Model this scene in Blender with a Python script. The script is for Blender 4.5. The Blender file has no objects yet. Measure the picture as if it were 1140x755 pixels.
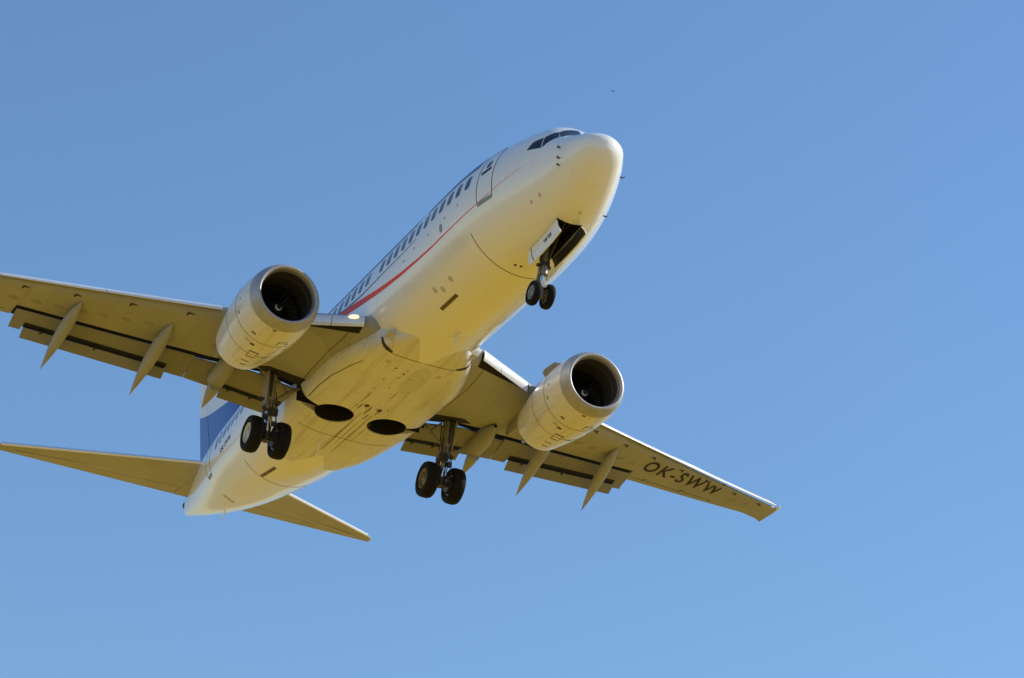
import bpy, bmesh, math, random
from mathutils import Vector, Matrix
random.seed(7)
sc = bpy.context.scene
COL = sc.collection
R = math.radians

# ------------------------------------------------------------------ camera, sky, sun, exposure
# Airframe coordinates: s metres aft of the datum just ahead of the nose, y to port, z up.
CAM_R = Matrix(((0.44227776222454024, 0.8944724390998566, 0.0656463002187203),
                (-0.3831981569387951, 0.25463683411906657, -0.8878734455025273),
                (-0.8108942924699639, 0.36753113936178583, 0.4553803992697359)))   # airframe -> camera (x right, y down, z ahead)
CAM_B = Vector((54.9607629, -27.48491344, -37.74452907))                             # where the photographer stands, seen from the airframe
PITCH = R(0.8)
view_b = CAM_R.row[2]
RP = Matrix.Rotation(-PITCH, 3, 'Y')
vw = RP @ Vector(view_b)
YAW = math.pi/2 - math.atan2(vw.y, vw.x)
RW = Matrix.Rotation(YAW, 3, 'Z') @ RP                                               # airframe -> world
EYE = Vector((0, 0, 1.7))
def to_world(s, y, z): return RW @ (Vector((-s, y, z)) - CAM_B) + EYE

cam_data = bpy.data.cameras.new('camera'); cam = bpy.data.objects.new('camera', cam_data); COL.objects.link(cam)
cam_data.sensor_width = 36; cam_data.lens = 3112.217*36/1140; cam_data.clip_start = .5; cam_data.clip_end = 60000
cam.matrix_world = Matrix.Translation(EYE) @ (RW @ CAM_R.transposed() @ Matrix.Diagonal((1, -1, -1))).to_4x4()
sc.camera = cam

SUN_B = Vector((0.20, 0.78, 0.58))        # port beam, mid-height
sun_dir = (RW @ SUN_B).normalized()
sun_el = math.asin(sun_dir.z); sun_az = math.atan2(sun_dir.x, sun_dir.y)
world = bpy.data.worlds.new('World'); sc.world = world; world.use_nodes = True
wn = world.node_tree; bg = wn.nodes['Background']
sky = wn.nodes.new('ShaderNodeTexSky'); sky.sky_type = 'NISHITA'; sky.sun_disc = False
sky.sun_elevation = sun_el; sky.sun_rotation = sun_az
sky.air_density = 1.5; sky.dust_density = 0.2; sky.ozone_density = 8.0; sky.altitude = 0
wn.links.new(sky.outputs[0], bg.inputs[0]); bg.inputs[1].default_value = 0.148
sl = bpy.data.lights.new('sun', 'SUN'); sl.energy = 4.8; sl.angle = R(.53); sl.color = (1, .93, .80)
so = bpy.data.objects.new('sun', sl); COL.objects.link(so)
so.rotation_euler = sun_dir.to_track_quat('Z', 'Y').to_euler()
sc.view_settings.view_transform = 'Standard'; sc.view_settings.look = 'None'
sc.view_settings.exposure = 0.04; sc.view_settings.gamma = 1; sc.view_settings.use_curve_mapping = False
sc.render.resolution_x = 1024; sc.render.resolution_y = 678
sc.render.engine = 'CYCLES'
sc.cycles.max_bounces = 8; sc.cycles.diffuse_bounces = 4

# ------------------------------------------------------------------ materials
def mat(name, col, rough=.5, metal=0., coat=0., spec=.5, var=0., vscale=1.5, dark=None, bump=0., aniso=None):
    m = bpy.data.materials.new(name); m.use_nodes = True
    nt = m.node_tree; b = nt.nodes['Principled BSDF']
    b.inputs['Base Color'].default_value = (*col, 1); b.inputs['Roughness'].default_value = rough
    b.inputs['Metallic'].default_value = metal; b.inputs['Coat Weight'].default_value = coat
    b.inputs['Coat Roughness'].default_value = .08; b.inputs['Specular IOR Level'].default_value = spec
    if var > 0:
        tc = nt.nodes.new('ShaderNodeTexCoord'); mp = nt.nodes.new('ShaderNodeMapping')
        mp.inputs['Scale'].default_value = aniso or (1, 1, 1)
        nz = nt.nodes.new('ShaderNodeTexNoise'); nz.inputs['Scale'].default_value = vscale
        nz.inputs['Detail'].default_value = 7; nz.inputs['Roughness'].default_value = .62
        rp = nt.nodes.new('ShaderNodeValToRGB')
        rp.color_ramp.elements[0].position = .32; rp.color_ramp.elements[1].position = .68
        d = dark or tuple(c*(1-var) for c in col)
        rp.color_ramp.elements[0].color = (*d, 1); rp.color_ramp.elements[1].color = (*col, 1)
        nt.links.new(tc.outputs['Object'], mp.inputs[0]); nt.links.new(mp.outputs[0], nz.inputs[0])
        nt.links.new(nz.outputs[0], rp.inputs[0]); nt.links.new(rp.outputs[0], b.inputs['Base Color'])
        if bump > 0:
            bp = nt.nodes.new('ShaderNodeBump'); bp.inputs['Strength'].default_value = bump; bp.inputs['Distance'].default_value = .01
            nt.links.new(nz.outputs[0], bp.inputs['Height']); nt.links.new(bp.outputs[0], b.inputs['Normal'])
    return m

def nmath(nt, op, a, b=None, c=None, clamp=False):
    n = nt.nodes.new('ShaderNodeMath'); n.operation = op; n.use_clamp = clamp
    for i, v in enumerate((a, b, c)):
        if v is None: continue
        if isinstance(v, (int, float)): n.inputs[i].default_value = v
        else: nt.links.new(v, n.inputs[i])
    return n.outputs[0]
def nmix(nt, fac, a, b):
    n = nt.nodes.new('ShaderNodeMix'); n.data_type = 'RGBA'
    for k, v in ((0, fac), (6, a), (7, b)):
        if isinstance(v, tuple): n.inputs[k].default_value = (*v, 1)
        elif isinstance(v, (int, float)): n.inputs[k].default_value = v
        else: nt.links.new(v, n.inputs[k])
    return n.outputs[2]

def skin_mat(name, col, rough, coat, dirt, panel_x, panel_y, belly, seam=.25, stain=(.34, .27, .17)):
    """painted aluminium: panel seams, faint panel tone changes, oil streaks running aft (object x), grime under the belly"""
    m = bpy.data.materials.new(name); m.use_nodes = True
    nt = m.node_tree; b = nt.nodes['Principled BSDF']; L = nt.links
    tc = nt.nodes.new('ShaderNodeTexCoord'); sp = nt.nodes.new('ShaderNodeSeparateXYZ'); L.new(tc.outputs['Object'], sp.inputs[0])
    x, y, z = sp.outputs
    # streaks
    mp = nt.nodes.new('ShaderNodeMapping'); mp.inputs['Scale'].default_value = (.22, 3.2, 3.2); L.new(tc.outputs['Object'], mp.inputs[0])
    n1 = nt.nodes.new('ShaderNodeTexNoise'); n1.inputs['Scale'].default_value = 1.6; n1.inputs['Detail'].default_value = 8; n1.inputs['Roughness'].default_value = .65
    L.new(mp.outputs[0], n1.inputs[0])
    st = nmath(nt, 'MULTIPLY', nmath(nt, 'SUBTRACT', n1.outputs[0], .50, clamp=True), 3.0, clamp=True)
    n2 = nt.nodes.new('ShaderNodeTexNoise'); n2.inputs['Scale'].default_value = .7; n2.inputs['Detail'].default_value = 9; n2.inputs['Roughness'].default_value = .6
    L.new(tc.outputs['Object'], n2.inputs[0])
    bl = nmath(nt, 'MULTIPLY', nmath(nt, 'SUBTRACT', n2.outputs[0], .42, clamp=True), 2.2, clamp=True)
    if belly is not None:
        low = nmath(nt, 'MULTIPLY', nmath(nt, 'SUBTRACT', belly, z, clamp=True), 1.1, clamp=True)
        f = nmath(nt, 'MULTIPLY', nmath(nt, 'MULTIPLY', st, low), dirt, clamp=True)
    else:
        f = nmath(nt, 'MULTIPLY', nmath(nt, 'MULTIPLY', st, bl), dirt, clamp=True)
    c = nmix(nt, f, col, stain)
    # panel tone
    pv = nt.nodes.new('ShaderNodeTexVoronoi'); pv.distance = 'CHEBYCHEV'; pv.inputs['Scale'].default_value = .55; pv.inputs['Randomness'].default_value = .55
    L.new(tc.outputs['Object'], pv.inputs[0])
    sv = nt.nodes.new('ShaderNodeSeparateColor'); L.new(pv.outputs['Color'], sv.inputs[0])
    tone = nmath(nt, 'MULTIPLY', sv.outputs[0], .07 if belly is not None else .22)
    c = nmix(nt, tone, c, tuple(v*.45 for v in col))
    # seams
    s_all = None
    for src, per, wdt in ((x, panel_x, .010), (y, panel_y, .010)):
        if not per: continue
        fr = nmath(nt, 'FRACT', nmath(nt, 'DIVIDE', src, per))
        d = nmath(nt, 'ABSOLUTE', nmath(nt, 'SUBTRACT', fr, .5))
        k = nmath(nt, 'LESS_THAN', d, wdt/per/1.0)
        s_all = k if s_all is None else nmath(nt, 'MAXIMUM', s_all, k)
    if s_all is not None:
        c = nmix(nt, nmath(nt, 'MULTIPLY', s_all, seam), c, tuple(v*.25 for v in col))
    L.new(c, b.inputs['Base Color'])
    L.new(nmath(nt, 'ADD', nmath(nt, 'MULTIPLY', n2.outputs[0], .18), rough-.09), b.inputs['Roughness'])
    b.inputs['Coat Weight'].default_value = coat; b.inputs['Coat Roughness'].default_value = .06
    if coat == 0: b.inputs['Specular IOR Level'].default_value = .22
    return m

M = {}
M['white'] = skin_mat('white_paint', (.80, .80, .79), .26, .6, .30, 2.54, None, -1.0, seam=.10)
M['belly'] = skin_mat('belly_paint', (.66, .66, .64), .38, .25, .75, 1.27, 1.1, 3.0, seam=.22)
M['wing'] = skin_mat('wing_grey_paint', (.34, .34, .33), .55, .0, 1.1, 1.9, 2.3, None, seam=.25, stain=(.20, .17, .12))
M['flap'] = skin_mat('flap_grey_paint', (.24, .24, .23), .6, .0, 1.2, None, 1.7, None, seam=.2, stain=(.17, .14, .10))
M['stab'] = skin_mat('stabilizer_grey_paint', (.40, .40, .39), .55, .0, 1.0, None, 1.9, None, seam=.2, stain=(.24, .2, .14))
M['cowl'] = skin_mat('cowl_paint', (.67, .665, .65), .34, .3, .75, None, None, 5.0, seam=0, stain=(.30, .20, .09))
M['slat'] = mat('slat_paint', (.80, .81, .82), .25, .25, .2, var=.08, vscale=3)
M['lip'] = mat('bare_metal_lip', (.40, .40, .41), .42, .45, var=.18, vscale=4)
M['duct'] = mat('inlet_duct', (.06, .056, .052), .5, 0, var=.3, vscale=5)
M['fan'] = mat('fan_blade', (.016, .016, .018), .4, .3, var=.3)
M['spinner'] = mat('spinner_black', (.02, .02, .022), .3)
M['mark'] = mat('white_mark', (.8, .8, .8), .5)
M['nozzle'] = mat('exhaust_metal', (.23, .20, .17), .38, .9, var=.4, vscale=6)
M['tyre'] = mat('tyre_rubber', (.009, .009, .010), .8, spec=.2, var=.35, vscale=9)
M['rim'] = mat('wheel_rim_white', (.62, .62, .60), .4, .1, var=.3, vscale=12)
M['rim_grey'] = mat('wheel_rim_grey', (.30, .31, .31), .4, .2, var=.5, vscale=12)
M['rim_bronze'] = mat('wheel_rim_bronze', (.24, .20, .13), .42, .5, var=.5, vscale=14)
M['strut'] = mat('strut_grey_paint', (.30, .29, .26), .4, .1, var=.55, vscale=9)
M['chrome'] = mat('chrome_piston', (.65, .65, .66), .15, 1.)
M['hydraulic'] = mat('dark_hydraulics', (.06, .055, .05), .45, .2, var=.6, vscale=15)
M['well'] = mat('bay_interior_shade', (.009, .0085, .008), .8, var=.5, vscale=4)  # near-black for bay linings, also the painted shade of gaps and slots
M['baystruct'] = mat('bay_ribs', (.07, .065, .05), .7, var=.5, vscale=6)
M['glass'] = mat('dark_glass', (.010, .013, .022), .05, 0, .0, spec=.35)
M['pane'] = mat('cabin_pane', (.012, .017, .032), .10, 0, .4)
M['red'] = mat('red_stripe', (.82, .060, .030), .5, 0, .0, spec=.25, var=.08)
M['navy'] = mat('navy_stripe', (.012, .018, .10), .35, 0, .3, var=.08)
M['blue'] = mat('fin_blue', (.028, .085, .36), .35, 0, .3, var=.08)
M['seam'] = mat('seam_sealant', (.11, .055, .03), .7, var=.3, vscale=10)
M['dark'] = mat('dark_recess', (.035, .03, .024), .7, var=.3, vscale=10)
M['tan'] = mat('access_panel', (.55, .53, .47), .5, var=.2, vscale=5)
M['slot'] = mat('slot_brown', (.16, .11, .05), .6, var=.5, vscale=5)
M['panel'] = mat('access_panel_grey', (.29, .29, .28), .6, var=.15, vscale=5, spec=.2)
M['oil'] = mat('oil_stain', (.15, .10, .05), .5, var=.6, vscale=7, dark=(.36, .31, .22))
M['patch'] = mat('dull_repair_paint', (.60, .59, .52), .5, var=.1, vscale=3)
M['black'] = mat('black_lettering', (.024, .022, .018), .6, spec=.15, var=.2, vscale=6)
M['greymark'] = mat('grey_scuff_plate', (.26, .27, .28), .45, .2, var=.2, vscale=8)
M['bird'] = mat('dark_plumage', (.03, .028, .03), .7, var=.3, vscale=20)
ml = bpy.data.materials.new('landing_lamp'); ml.use_nodes = True
e = ml.node_tree.nodes['Principled BSDF']; e.inputs['Emission Color'].default_value = (1, .72, .38, 1); e.inputs['Emission Strength'].default_value = 1.45
e.inputs['Base Color'].default_value = (.8, .8, .8, 1); M['lamp'] = ml
ml2 = bpy.data.materials.new('warm_lamp_glass'); ml2.use_nodes = True
e2 = ml2.node_tree.nodes['Principled BSDF']; e2.inputs['Emission Color'].default_value = (1, .58, .22, 1); e2.inputs['Emission Strength'].default_value = .95
e2.inputs['Base Color'].default_value = (.5, .35, .2, 1); M['lamp2'] = ml2
M['navred'] = mat('red_glass', (.5, .02, .02), .1)

# ground of dry straw fields
def ground_mat():
    m = bpy.data.materials.new('dry_straw_field'); m.use_nodes = True
    nt = m.node_tree; b = nt.nodes['Principled BSDF']; L = nt.links
    tc = nt.nodes.new('ShaderNodeTexCoord')
    n1 = nt.nodes.new('ShaderNodeTexNoise'); n1.inputs['Scale'].default_value = .02; n1.inputs['Detail'].default_value = 8
    n2 = nt.nodes.new('ShaderNodeTexNoise'); n2.inputs['Scale'].default_value = 2.5; n2.inputs['Detail'].default_value = 10
    for n in (n1, n2): L.new(tc.outputs['Object'], n.inputs[0])
    c = nmix(nt, n1.outputs[0], (.45, .27, .026), (.53, .325, .036))
    c = nmix(nt, nmath(nt, 'MULTIPLY', n2.outputs[0], .3), c, (.36, .235, .035))
    # unseen outer ground, coloured paler and greyer to temper bounce on the sides
    vl = nt.nodes.new('ShaderNodeVectorMath'); vl.operation = 'DISTANCE'; L.new(tc.outputs['Object'], vl.inputs[0])
    ctr = to_world(14, 0, 0); vl.inputs[1].default_value = (ctr.x, ctr.y, 0)
    n3 = nt.nodes.new('ShaderNodeTexVoronoi'); n3.inputs['Scale'].default_value = .006; L.new(tc.outputs['Object'], n3.inputs[0])
    sv = nt.nodes.new('ShaderNodeSeparateColor'); L.new(n3.outputs['Color'], sv.inputs[0])
    far = nmix(nt, sv.outputs[0], (.25, .225, .155), (.36, .325, .225))
    k = nmath(nt, 'MULTIPLY', nmath(nt, 'SUBTRACT', nmath(nt, 'ADD', vl.outputs['Value'], nmath(nt, 'MULTIPLY', n1.outputs[0], 60)), 150), 1/60, clamp=True)
    c = nmix(nt, k, c, far)
    L.new(c, b.inputs['Base Color']); b.inputs['Roughness'].default_value = .95; b.inputs['Specular IOR Level'].default_value = .1
    return m
M['ground'] = ground_mat()

# ------------------------------------------------------------------ mesh helpers
ROOT_S, ROOT_Z = 16.44, -3.713
def B(s, y, z): return Vector((ROOT_S - s, y, z - ROOT_Z))      # airframe point in the aeroplane's own frame (origin under the main wheels)

root = bpy.data.objects.new('airplane', None); COL.objects.link(root)
root.empty_display_size = 1
root.matrix_world = Matrix.Translation(to_world(ROOT_S, 0, ROOT_Z)) @ RW.to_4x4()
root['label'] = 'white twin jet airliner on landing approach with wheels down and gold lit belly'
root['category'] = 'airplane'

def link(name, me, material, parent, smooth=35, label=None):
    o = bpy.data.objects.new(name, me); COL.objects.link(o)
    mats = material if isinstance(material, (list, tuple)) else [material]
    for m in mats: me.materials.append(m)
    if smooth:
        me.polygons.foreach_set('use_smooth', [True]*len(me.polygons))
        me.set_sharp_from_angle(angle=R(smooth))
    o.parent = parent if parent is not None else root
    if label: o['label'] = label
    return o
class MB:
    def __init__(self): self.v = []; self.f = []; self.mi = []
    def add(self, vs, fs, mi=0):
        n = len(self.v); self.v += [Vector(p) for p in vs]; self.f += [[i+n for i in f] for f in fs]; self.mi += [mi]*len(fs)
    def loft(self, rings, closed=True, cap=(True, True), mi=0):
        k = len(rings[0]); vs = [p for r in rings for p in r]; fs = []
        for i in range(len(rings)-1):
            for j in range(k if closed else k-1):
                a, b = i*k+j, i*k+(j+1) % k
                fs.append([a, b, b+k, a+k])
        if cap[0]: fs.append(list(range(k))[::-1])
        if cap[1]: fs.append([(len(rings)-1)*k+j for j in range(k)])
        self.add(vs, fs, mi)
    def tube(self, pts, rad, n=14, cap=(True, True), mi=0, squash=None):
        pts = [Vector(p) for p in pts]
        if not isinstance(rad, (list, tuple)): rad = [rad]*len(pts)
        rings = []; up = None
        for i, p in enumerate(pts):
            t = (pts[min(i+1, len(pts)-1)] - pts[max(i-1, 0)]).normalized()
            if up is None: up = t.orthogonal().normalized() if squash is None else squash[0]
            a = (up - t*up.dot(t)).normalized(); b = t.cross(a); up = a
            q = 1 if squash is None else squash[1]
            rings.append([p + a*rad[i]*math.cos(2*math.pi*j/n) + b*rad[i]*q*math.sin(2*math.pi*j/n) for j in range(n)])
        self.loft(rings, True, cap, mi)
    def lathe(self, c, axis, prof, n=40, mi=0, closed=False):
        """prof: (along axis, radius)"""
        axis = Vector(axis).normalized(); a = axis.orthogonal().normalized(); b = axis.cross(a); c = Vector(c)
        rings = [[c + axis*h + (a*math.cos(2*math.pi*j/n) + b*math.sin(2*math.pi*j/n))*r for j in range(n)] for h, r in prof]
        if closed: rings.append(rings[0])
        self.loft(rings, True, (False, False), mi)
    def box(self, c, sx, sy, sz, rot=None, mi=0):
        rot = rot or Matrix.Identity(3); c = Vector(c)
        vs = [c + rot @ Vector((x*sx/2, y*sy/2, z*sz/2)) for x in (-1, 1) for y in (-1, 1) for z in (-1, 1)]
        self.add(vs, [[0, 1, 3, 2], [4, 6, 7, 5], [0, 4, 5, 1], [2, 3, 7, 6], [0, 2, 6, 4], [1, 5, 7, 3]], mi)
    def slab(self, poly, thick):
        """closed plate: polygon of points thickened along its normal"""
        poly = [Vector(p) for p in poly]; n = Vector((0, 0, 0))
        for i in range(len(poly)): n += (poly[i]-poly[0]).cross(poly[(i+1) % len(poly)]-poly[0])
        n.normalize(); k = len(poly)
        self.loft([[p - n*thick/2 for p in poly], [p + n*thick/2 for p in poly]])
    def mesh(self, name, fix=True):
        me = bpy.data.meshes.new(name); me.from_pydata([tuple(v) for v in self.v], [], self.f)
        me.polygons.foreach_set('material_index', self.mi)
        if fix:
            bm = bmesh.new(); bm.from_mesh(me); bmesh.ops.remove_doubles(bm, verts=bm.verts, dist=1e-5)
            bmesh.ops.recalc_face_normals(bm, faces=bm.faces); bm.to_mesh(me); bm.free()
        return me
    def build(self, name, material, parent=None, smooth=35, label=None, fix=True):
        return link(name, self.mesh(name, fix), material, parent, smooth, label)
def boolean(o, cutter_mb, op='DIFFERENCE'):
    me = cutter_mb.mesh('cutter'); c = bpy.data.objects.new('cutter', me); COL.objects.link(c)
    c.parent = o.parent
    md = o.modifiers.new('cut', 'BOOLEAN'); md.object = c; md.operation = op; md.solver = 'EXACT'
    bpy.context.view_layer.update(); dg = bpy.context.evaluated_depsgraph_get()
    new = bpy.data.meshes.new_from_object(o.evaluated_get(dg)); o.modifiers.clear()
    if len(new.vertices) == len(o.data.vertices): print('BOOLEAN FAILED', o.name)
    old = o.data; o.data = new; new.name = old.name
    bpy.data.objects.remove(c); bpy.data.meshes.remove(me)
    new.polygons.foreach_set('use_smooth', [True]*len(new.polygons)); new.set_sharp_from_angle(angle=R(35))

def itp(x, tab):
    xs = [a for a, b in tab]; ys = [b for a, b in tab]; n = len(xs)
    if x <= xs[0]: return ys[0]
    if x >= xs[-1]: return ys[-1]
    h = [xs[i+1]-xs[i] for i in range(n-1)]; dl = [(ys[i+1]-ys[i])/h[i] for i in range(n-1)]
    m = [dl[0]] + [0 if dl[i-1]*dl[i] <= 0 else 3*(h[i-1]+h[i])/((2*h[i]+h[i-1])/dl[i-1]+(h[i]+2*h[i-1])/dl[i]) for i in range(1, n-1)] + [dl[-1]]
    for i in range(n-1):
        if x <= xs[i+1]:
            u = (x-xs[i])/h[i]
            return (2*u**3-3*u*u+1)*ys[i]+(u**3-2*u*u+u)*h[i]*m[i]+(-2*u**3+3*u*u)*ys[i+1]+(u**3-u*u)*h[i]*m[i+1]

# ------------------------------------------------------------------ setting: ground
gm = MB(); G = 25000
gm.add([(-G, -G, 0), (G, -G, 0), (G, G, 0), (-G, G, 0)], [[0, 1, 2, 3]])
gme = gm.mesh('ground'); go = bpy.data.objects.new('ground', gme); COL.objects.link(go); gme.materials.append(M['ground'])
go['kind'] = 'structure'; go['label'] = 'dry straw coloured field under the approach path'

# ------------------------------------------------------------------ fuselage
TOP = [(.57,-.14),(.596,0.0),(.656,.085),(.827,.20),(1.085,.31),(1.43,.43),(1.65,.50),(1.72,.53),(1.80,.58),(2.5,1.22),(2.75,1.33),(3.2,1.44),(4,1.60),(5,1.80),(6,1.92),(7,1.95),(27,1.95),(29,1.88),(30.5,1.77),(32.18,1.48)]
BOT = [(.57,-.14),(.596,-.32),(.656,-.44),(.827,-.66),(1.085,-.88),(1.43,-1.12),(2.285,-1.53),(3.14,-1.74),(4,-1.83),(5,-1.86),(6.2,-1.87),(20,-1.87),(21,-1.83),(22,-1.72),(24,-1.40),(26,-1.05),(28,-.59),(30,0.0),(32.18,.75)]
HW = [(.57,0),(.596,.16),(.656,.32),(.827,.56),(1.085,.71),(1.43,.87),(2.285,1.17),(3.14,1.42),(4,1.62),(5,1.77),(6.2,1.86),(7.2,1.88),(20.5,1.88),(22,1.83),(24,1.65),(26,1.42),(28,1.07),(30,.67),(31.5,.33),(32.18,.16)]
ZM = [(.57,-.14),(1.43,-.20),(2.3,-.2),(4,-.06),(6,.03),(20,.03),(24,.17),(28,.62),(30,.95),(32.18,1.16)]
NX = [(.57,2),(1.4,2.1),(1.9,2.2),(3.0,2.1),(4.2,2.05),(6,2),(32,2)]
def fus(s): return itp(s, HW), itp(s, TOP), itp(s, BOT), itp(s, ZM), itp(s, NX)
def fus_pt(s, a, off=0.):
    """a: angle round the section, 0 = port, 90 = crown, 180 = starboard, 270 = keel"""
    hw, zt, zb, zm, n = fus(s); c, q = math.cos(a), math.sin(a)
    if q >= 0: y = hw*math.copysign(abs(c)**(2/n), c); z = zm+(zt-zm)*abs(q)**(2/n)
    else: y = hw*c; z = zm+(zm-zb)*q
    if off:
        N = Vector((0, y/max(hw, .02)**2, (z-zm)/max((zt-zm) if q >= 0 else (zm-zb), .02)**2)).normalized()
        y += N.y*off; z += N.z*off
    return s, y, z
def fus_side(s, z, side=-1, off=.006):
    """point on the fuselage skin at station s and height z, on the starboard (-1) or port (+1) side"""
    hw, zt, zb, zm, n = fus(s)
    d = max(-1, min(1, (z-zm)/((zt-zm) if z > zm else (zm-zb)))); n = n if z > zm else 2
    y = hw*(1-abs(d)**n)**(1/n)
    N = Vector((0, max(y, .01)/hw**2, d/max(.02, (zt-zm) if z > zm else (zm-zb)))).normalized()
    return B(s, side*(y+N.y*off), z+N.z*off)
def fus_keel(s, y, off=.006):
    hw, zt, zb, zm, n = fus(s); d = max(-.999, min(.999, y/hw)); b = zm-zb
    z = zm-b*math.sqrt(1-d*d); N = Vector((0, d/hw, -(zm-z)/b/b)).normalized()
    return B(s, y+N.y*off, z+N.z*off)
fs_ = [.57+.0004]+[.57+.9*(i/26)**2 for i in range(1, 27)]+[1.47+i*(4.73/44) for i in range(1, 45)]+[6.2+i*.46 for i in range(1, 32)]+[20.5+i*(11.68/46) for i in range(1, 47)]
NS = 96
fm = MB()
fm.loft([[B(*fus_pt(s, 2*math.pi*j/NS)) for j in range(NS)] for s in fs_])
fuselage = fm.build('fuselage', M['white'], None, 40)
# nose gear bay
def box_cut(mb, s0, s1, y0, y1, z0, z1): mb.box(B((s0+s1)/2, (y0+y1)/2, (z0+z1)/2), s1-s0, y1-y0, z1-z0)
NW = (2.58, 4.24, -.37, .37)
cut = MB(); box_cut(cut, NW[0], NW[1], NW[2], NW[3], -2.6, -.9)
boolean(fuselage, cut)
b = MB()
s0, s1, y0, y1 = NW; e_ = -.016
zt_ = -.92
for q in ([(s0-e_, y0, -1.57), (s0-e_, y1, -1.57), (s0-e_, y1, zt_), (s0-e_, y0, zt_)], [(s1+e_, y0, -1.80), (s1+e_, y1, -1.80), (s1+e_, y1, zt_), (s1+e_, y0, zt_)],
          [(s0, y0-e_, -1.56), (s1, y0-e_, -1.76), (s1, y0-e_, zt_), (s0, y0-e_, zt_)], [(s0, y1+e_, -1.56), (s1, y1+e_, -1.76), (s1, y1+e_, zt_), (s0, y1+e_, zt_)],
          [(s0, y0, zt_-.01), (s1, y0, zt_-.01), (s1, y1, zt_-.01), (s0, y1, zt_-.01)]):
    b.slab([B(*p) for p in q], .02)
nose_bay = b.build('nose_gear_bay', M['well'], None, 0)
b = MB()
for s in (2.9, 3.25, 3.6): b.box(B(s, 0, -1.0), .05, .70, .10)
b.tube([B(2.7, .3, -1.25), B(3.9, .3, -1.3)], .025); b.tube([B(2.7, -.28, -1.2), B(3.9, -.28, -1.3)], .02)
b.build('bay_rib', M['baystruct'], nose_bay, 30)

# glazing: panels in station / height on each side, conforming to the skin
def patch(name, outline, material, parent, side=-1, off=.006, n=7, label=None, thick=.004, fn=None):
    """quad outline [(s,z)x4] mapped to the skin as a curved plate"""
    fn = fn or (lambda s, z, o: fus_side(s, z, side, o))
    a, b_, c, d = [Vector(p) for p in outline]
    mb = MB(); rows = []
    for o in (off, off-thick-.004):
        rows.append([[fn(*( (a.lerp(b_, i/n)).lerp(d.lerp(c, i/n), j/n) ), o) for i in range(n+1)] for j in range(n+1)])
    k = n+1; vs = [p for r in rows[0] for p in r]+[p for r in rows[1] for p in r]; fs = []
    for j in range(n):
        for i in range(n):
            q = [j*k+i, j*k+i+1, (j+1)*k+i+1, (j+1)*k+i]; fs.append(q); fs.append([v+k*k for v in q][::-1])
    edge = [i for i in range(k)]+[j*k+n for j in range(1, k)]+[n*k+i for i in range(n-1, -1, -1)]+[j*k for j in range(n-1, 0, -1)]
    for t in range(len(edge)):
        p, q = edge[t], edge[(t+1) % len(edge)]; fs.append([p, q, q+k*k, p+k*k])
    mb.add(vs, fs); return mb.build(name, material, parent, 40, label)
for side in (-1, 1):
    patch('cockpit_window', [(2.82, .32), (2.265, .165), (2.35, .55), (2.68, .54)], M['glass'], fuselage, side)
    patch('cockpit_window', [(2.225, .165), (1.91, .42), (2.16, .73), (2.315, .55)], M['glass'], fuselage, side)
# windshields: mapped by (s, angle) round the crown
def crown(s, a, o): return B(*fus_pt(s, a, o))
for side in (-1, 1):
    base = lambda f: math.pi/2 - side*R(f)
    patch('windshield', [(1.865, base(44)), (1.79, base(3)), (2.24, base(3)), (2.135, base(36))], M['glass'], fuselage, fn=lambda s, a, o: crown(s, a, o), off=.008)

def rounded_window(s, z, w, h, fn, name, material, parent, off=.006, n=22, pw=4.):
    ring = []
    for j in range(n):
        a = 2*math.pi*j/n; c, q = math.cos(a), math.sin(a)
        ring.append((math.copysign(abs(c)**(2/pw), c)*w/2, math.copysign(abs(q)**(2/pw), q)*h/2))
    mb = MB()
    mb.loft([[fn(s+u, z+v, off-.01) for u, v in ring], [fn(s+u, z+v, off) for u, v in ring]], cap=(False, False))
    mb.loft([[fn(s+u*f, z+v*f, off) for u, v in ring] for f in (1, .5, .02)], cap=(False, True))
    return mb.build(name, material, parent, 40)
sideS = lambda s, z, o=.006: fus_side(s, z, -1, o)
k = 0
while True:
    s = 5.41+.508*k; k += 1
    if s > 25.6: break
    if k == 13: continue
    rounded_window(s, .445, .265, .42, sideS, 'cabin_window', M['pane'], fuselage, pw=4.)

def strip(name, path, width, material, parent, fn, off=.005, label=None, sub=6):
    """thin ribbon lying on a surface: path of (u, v, width factor)"""
    pts = []
    for i in range(len(path)-1):
        for t in range(sub):
            f = t/sub; pts.append([path[i][q]*(1-f)+path[i+1][q]*f for q in range(3)])
    pts.append(list(path[-1])); mb = MB(); rings = []
    for i, p in enumerate(pts):
        a, c = pts[max(i-1, 0)], pts[min(i+1, len(pts)-1)]
        d = Vector((c[0]-a[0], c[1]-a[1])); d.normalize(); nrm = Vector((-d.y, d.x))*width*p[2]/2
        hi = [fn(p[0]+nrm.x*f, p[1]+nrm.y*f, off) for f in (-1, 1)]; lo = [fn(p[0]+nrm.x*f, p[1]+nrm.y*f, off-.009) for f in (1, -1)]
        rings.append(hi+lo)
    mb.loft(rings); return mb.build(name, material, parent, 30, label)
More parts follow.
